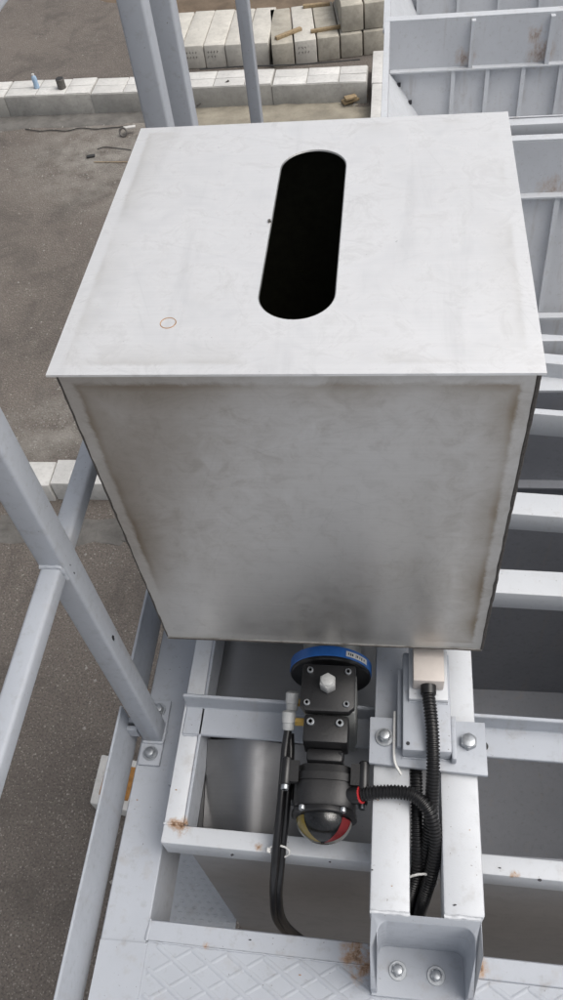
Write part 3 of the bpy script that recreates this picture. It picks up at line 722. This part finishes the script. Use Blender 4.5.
# ------------------------------------------------------------------ valve actuator with limit switch
va = thing('valve_actuator', 'black pneumatic valve actuator with blue ring and domed limit switch', 'actuator', (-.095, .55, -1.40))
cxa = -.0925
dc = Vector((-.095, .602, -1.271))
vd = part('valve_disc', MB().tube([dc + Vector((0,q,0)) for q in (0,.002,.024,.0242)], [.066,.068,.068,.066], 56), BLACK, va, smooth=35)
part('blue_ring', MB().tube([dc + Vector((0,q,0)) for q in (.006,.0066,.0234,.0238)], [.0679,.0690,.0690,.0679], 56, cap=False), BLUE, vd, smooth=35)
def rimpatch(a0, a1, y0, y1, r, n=12):
    m = MB()
    vs_ = []
    for i in range(n+1):
        a = math.radians(a0 + (a1-a0)*i/n)
        for y in (y0, y1): vs_.append(dc + Vector((r*math.cos(a), y, r*math.sin(a))))
    return m.add(vs_, [(2*i, 2*i+1, 2*i+3, 2*i+2) for i in range(n)])
lab = part('label', rimpatch(28, 66, .009, .0185, .0694), WHITE, vd)
for (a0, a1, y0, y1) in ((61.5,63,.012,.016),(58.5,60,.0115,.016),(55,57.5,.012,.0155),(50,51,.011,.0165),(47,49,.012,.016),(43,44.5,.012,.016),(39,41,.011,.016),(34,36,.012,.0155)):
    part('printed_mark', rimpatch(a0, a1, y0, y1, .0696, 3), INK, lab)
part('valve_neck', MB().cyl((-.095,.6245,-1.271),(-.095,.80,-1.271),.05,30), ALU, va)
# actuator body and end cap
part('actuator_body', MB().box(-.131,-.049,.517,.588,-1.385,-1.2165), ALU, va, bevel=.006)
cap_ = MB(); ch = .009; x0, x1, y0, y1 = -.1355, -.0495, .5115, .5905
cap_.prism([(x0+ch,y0,-1.216),(x1-ch,y0,-1.216),(x1,y0+ch,-1.216),(x1,y1-.003,-1.216),(x1-.003,y1,-1.216),(x0+.003,y1,-1.216),(x0,y1-.003,-1.216),(x0,y0+ch,-1.216)], (0,0,.016))
cp_ = part('end_cap', cap_, BLACKM, va, bevel=.0015)
for (x, y) in ((-.1225,.579),(-.0615,.579),(-.124,.5235),(-.062,.5235)): screw(cp_, (x, y, -1.2001), (0,0,1), .0052, .004, ZINC)
bolt(cp_, (-.0925,.5535,-1.2), (0,0,1), .0235, .024, BOLTG, 0, 'adjuster_bolt', rot=math.pi/6)
# lower block with two screws
lb = part('bracket_block', MB().box(-.128,-.058,.466,.5105,-1.262,-1.211), BLACKM, va, bevel=.004)
for x in (-.117,-.0715): screw(lb, (x, .497, -1.2108), (0,0,1), .0062, .004, ZINC)
part('window_mark', MB().box(-.099,-.088,.4765,.4805,-1.2109,-1.2104), INK, lb)
part('neck', MB().box(-.122,-.066,.446,.4655,-1.30,-1.236), BLACKM, va, bevel=.004)
part('neck_pin', MB().cyl((-.0685,.452,-1.245),(-.0685,.462,-1.238),.005,12), BLACK, va)
# limit switch housing
ls = MB()
zc = -1.284
prof = []
for k in range(40):
    a = 2*math.pi*k/40; c_, s_ = math.cos(a), math.sin(a)
    sq = (abs(c_)**3.6 + abs(s_)**3.6)**(-1/3.6)
    prof.append((cxa + .048*c_*sq, zc + .046*s_*sq))
vsl = []
for (y, k) in ((.447,.80),(.444,.90),(.432,.93),(.431,1.0),(.419,1.0),(.4185,.965),(.4165,.965),(.416,1.0),(.388,1.0),(.382,.94),(.380,.8)):
    vsl.append([(cxa + (x - cxa)*k, y, zc + (z - zc)*k) for x, z in prof])
ls.add([q for r in vsl for q in r], [(a*40+i, a*40+(i+1) % 40, (a+1)*40+(i+1) % 40, (a+1)*40+i) for a in range(len(vsl)-1) for i in range(40)] + [tuple(range(40)), tuple((len(vsl)-1)*40 + i for i in range(40))])
hs_ = part('switch_housing', ls, BLACKM, va, smooth=30)
for (x, z) in ((-.1525,-1.246),(-.0325,-1.246),(-.1495,-1.318),(-.0355,-1.318)):
    bo = part('corner_boss', MB().tube([(x, y, z) for y in (.451,.449,.410,.408)], [.0065,.0085,.0085,.007], 14), BLACK, va)
    screw(bo, (x, .4081, z), (0,-1,0), .0062, .007, ZINC)
    part('boss_web', MB().box(min(x, cxa + (.04 if x > cxa else -.04)), max(x, cxa + (.04 if x > cxa else -.04)), .413, .446, z - .0055, z + .0055), BLACKM, va)
part('cable_entry', MB().cyl((-.054,.401,-1.254),(-.0375,.4012,-1.2485),.0128,20), BLACK, va)
part('sealing_ring', MB().cyl((-.0374,.4012,-1.2485),(-.0355,.4014,-1.2475),.0128,20), RED, va, label='thin red sealing ring at the conduit entry')
dm = Vector((cxa, .380, zc - .004)); Rd = .0435
path = [dm + Vector((0, -Rd*.80*math.sin(a), 0)) for a in [math.radians(q) for q in range(0, 90, 6)] + [math.radians(89.5)]]
rad = [Rd*math.cos(math.asin(min(1, -(q.y - dm.y)/(Rd*.80)))) for q in path]
part('dome_collar', MB().tube([dm + Vector((0,q,0)) for q in (.0015,0.0,-.006,-.0075)], [.05,.0505,.0505,.048], 40), BLACK, va)
do = part('dome', MB().tube([q + Vector((0,-.0076,0)) for q in path] + [q + Vector((0,-.0076,0)) for q in path[::-1]], rad + [max(.0001, q - .0016) for q in rad[::-1]], 40, cap=False), GLASS, va, smooth=60)
for x in (-.124, -.062): screw(va, (x, .3795, -1.2475), (0,-1,.15), .0048, .006, ZINC)
# indicator drum inside the dome with coloured segments
def drum(a0, a1, r0, name, mat):
    m = MB(); n = 10; rows = []
    for k in range(9):
        t = math.radians(2 + 84*k/8); rr_ = r0*math.cos(t); yy = dm.y - .008 - .74*r0*math.sin(t)
        rows.append([Vector((dm.x + rr_*math.cos(math.radians(a0 + (a1-a0)*i/n)), yy, dm.z + rr_*math.sin(math.radians(a0 + (a1-a0)*i/n)))) for i in range(n+1)])
    m.add([q for r in rows for q in r], [(a*(n+1)+i, a*(n+1)+i+1, (a+1)*(n+1)+i+1, (a+1)*(n+1)+i) for a in range(8) for i in range(n)])
    return part(name, m, mat, do, smooth=60)
R0 = .0385
drum(-180, 180, R0 - .0008, 'indicator_drum', DRUM)
drum(135, 168, R0, 'yellow_segment', YEL); drum(12, 44, R0, 'red_segment', RED)
drum(168.5, 200, R0, 'white_segment', WHITE); drum(-22, 11.5, R0, 'white_segment', WHITE)
# air fittings
for (y, z, k) in ((.547,-1.262,0),(.514,-1.262,1)):
    xx_ = -.1535 if k == 0 else -.1565
    t = part('air_fitting', MB().tube([(xx_,y+.0135,z+.018),(xx_,y+.012,z+.017),(xx_,y-.003,z+.010),(xx_,y-.004,z+.0095),(xx_,y-.012,z+.006),(xx_,y-.0135,z+.0052)], [.0085,.0112,.0112,.0098,.0098,.0085], 18), GREYP, va)
    part('brass_nipple', MB().cyl((-.146,y,z+.008),(-.130,y,z+.008),.007,6), BRASS, t)
# air hoses
def hose(dx, dz, lab_):
    pts = [(-.156+dx*.3,.50,-1.258+dz),(-.157+dx,.47,-1.27+dz),(-.158+dx,.43,-1.285+dz),(-.160+dx,.39,-1.303+dz),(-.164+dx,.35,-1.330+dz),(-.168+dx,.318,-1.365+dz),(-.174+dx,.290,-1.43+dz*.6),(-.173+dx*1.4,.268,-1.51+dz*.3),(-.150+dx*1.7,.26,-1.62),(-.10+dx*1.7,.25,-1.72),(.0+dx,.22,-1.75)]
    return solo('air_hose', MB().tube(smoothpath(pts, 10), .0066, 12), BLACK, lab_, 'hose', 'black air hoses')
hose(-.0035, 0, 'upper of the two black air hoses hanging from the grey fittings'); hose(.0045, -.0125, 'lower of the two black air hoses, mostly behind the other one')
tie = thing('cable_tie', 'white cable tie binding the two black air hoses at the cross tube', 'cable tie', (-.165, .337, -1.36))
part('band', MB().tube([(-.1645 + .0165*math.cos(a*.3307), .337 + .006*math.sin(a*.3307), -1.347 + .0105*math.sin(a*.3307)) for a in range(20)], .0017, 6), WHITE, tie)
part('head', MB().box(-.184,-.1775,.333,.341,-1.349,-1.342), WHITE, tie, bevel=.001, seg=1)

# ------------------------------------------------------------------ guard rail on the left
gr = thing('guard_rail', 'light grey square tube guard rail with toe board along the left edge', 'railing', (-.43, .9, -1.45))
PX0, PX1 = -.452, -.412
def post(x0, y0, foot=True, z1=-.33, nm='post', e=.003):
    p = part(nm, MB().box(x0-e+.001, x0+.04+e, y0-e+.001, y0+.04+e, -1.4415, z1), PAINT, gr, bevel=.005, seg=3)
    if foot:
        fp = part('foot_plate', MB().box(x0, x0+.041, y0-.042, y0+.084, -1.4495, -1.442), PAINT, gr, bevel=.0015)
        for y in (y0-.021, y0+.064): bolt(fp, (x0+.0205, y, -1.4419), (0,0,1), .017, .010, ZINC, .0135)
    return p
p1 = post(-.4515, .5355, e=-.0005)
post(-.4565, 1.425); post(-.4555, 1.605)
Z1 = -.845
part('mid_rail', MB().box(-.4460,-.4180,-1.5,.5364,Z1-.028,Z1), PAINT, gr, bevel=.005, seg=3)
part('mid_rail', MB().box(-.4460,-.4180,.5752,1.4225,Z1-.028,Z1), PAINT, gr, bevel=.005, seg=3)
part('top_rail', MB().box(-.4535,-.4135,-1.5,1.7,-.3295,-.2895), PAINT, gr, bevel=.005, seg=3)
for (y0, y1) in ((-1.5,.566),(.61,1.9)):
    part('toe_board', MB().box(-.4775,-.4725,y0,y1,-1.475,-1.35), PAINT, gr, bevel=.001, seg=1)
for y in (.545, .56): part('toe_bracket', MB().box(-.4722,-.4538,y-.004,y+.004,-1.43,-1.40), PAINT, gr)
# a few paint chips on the post
for (px_, py_, s) in ((113,638,.006),(45,470,.0018),(52,484,.0015),(74,573,.002),(70,565,.0014)):
    for nrm, q in (((0,-1,0), ony(px_, py_, .5367)), ((1,0,0), onx(px_, py_, -.4118))):
        if (nrm[0] == 0 and -.449 < q.x < -.413) or (nrm[0] == 1 and .538 < q.y < .574):
            n, u, v = frame(nrm)
            part('paint_chip', MB().prism([q + u*s*.6*math.cos(k*1.05)*(.8+.3*(k % 2)) + v*s*1.2*math.sin(k*1.05) for k in range(6)], n*.0004), CHIP, gr); break
# single far post
r = ray(257, 121); r = r / math.hypot(r.x, r.y) * 2.75
fp = thing('single_post', 'single slim grey post rising behind the lid left of the slot', 'post', (r.x, r.y, -1.6))
part('shaft', MB().box(r.x-.02, r.x+.02, r.y-.02, r.y+.02, -1.592, -.33), PAINT, fp, bevel=.005, seg=3)
part('foot_plate', MB().box(r.x-.05, r.x+.05, r.y-.05, r.y+.05, -1.6, -1.5925), PAINT, fp)
part('column', MB().box(r.x-.03, r.x+.03, r.y-.03, r.y+.03, -5, -1.6005), PAINT, fp)

# ------------------------------------------------------------------ painted weld beads and grime at the joints
def pbead(parent, pts, r=.0028, mat=PAINT):
    pts = [Vector(q) for q in pts]; out = []
    for a, b in zip(pts, pts[1:]):
        n = max(2, int((b-a).length/.004))
        out += [a.lerp(b, i/n) + Vector((rr.uniform(-.0006,.0006), rr.uniform(-.0006,.0006), rr.uniform(-.0006,.0006))) for i in range(n)]
    out.append(pts[-1])
    part('weld_bead', MB().tube(out, [r*rr.uniform(.75, 1.25) for _ in out], 7), mat, parent)
pbead(ts, [(-.018,.2432,-1.2515),(.037,.2432,-1.2515)], .003, PAINTW); pbead(ts, [(.083,.2445,-1.2515),(.134,.2445,-1.2515)], .003, PAINTW)
pbead(gr, [(-.450,.5362,-1.4415),(-.4118,.5362,-1.4415),(-.4118,.5752,-1.4415)], .0035)
pbead(gr, [(-.446,.5362,Z1),(-.418,.5362,Z1),(-.418,.5362,Z1-.028)], .003)
pbead(gr, [(-.446,.5756,Z1),(-.418,.5756,Z1),(-.418,.5756,Z1-.028)], .003)
pbead(pf, [(-.362,.3716,-1.3615),(-.328,.3712,-1.3615)], .0025, PAINTW)
pbead(pf, [(-.3275,.374,-1.361),(-.3225,.3725,-1.361)], .003, PAINTW)
pbead(pf, [(-.379,.2425,-1.450),(-.3795,.211,-1.449)], .0025)
pbead(pf, [(-.356,.523,-1.3612),(-.3285,.5225,-1.3612)], .0022)
pbead(pf, [(-.376,.2105,-1.4492),(-.02,.2035,-1.4492)], .0016)
pbead(sp, [(.025,.4575,-1.2348),(.098,.4575,-1.2348)], .002); pbead(sp, [(.034,.5345,-1.2028),(.094,.5345,-1.2028)], .0018)

# chipped paint along the edges
for (px_, py_, z, sz, par) in ((232,855,-1.3612,.004,pf),(330,862,-1.3612,.0025,pf),(137,800,-1.4498,.002,pf),(250,940,-1.4488,.0025,pf),(300,975,-1.4495,.002,pf),(540,880,-1.3612,.004,pf),(500,868,-1.3612,.003,pf),(378,800,-1.2499,.0018,ts),(372,870,-1.2499,.0022,ts),(455,905,-1.2499,.003,ts),(392,886,-1.2499,.0015,ts),(470,830,-1.2499,.0016,ts),(148,690,-1.4498,.002,pf),(176,790,-1.3618,.002,pf)):
    q = onz(px_, py_, z + .0002); k0 = rr.uniform(0, 6)
    part('paint_chip', MB().prism([q + Vector((sz*.75*rr.uniform(.6, 1.7)*math.cos(k0 + k*.9), sz*.6*rr.uniform(.4, 1.0)*math.sin(k0 + k*.9), 0)) for k in range(7)], (0, 0, .0004)), CHIP if sz > .002 else RUSTM, par)
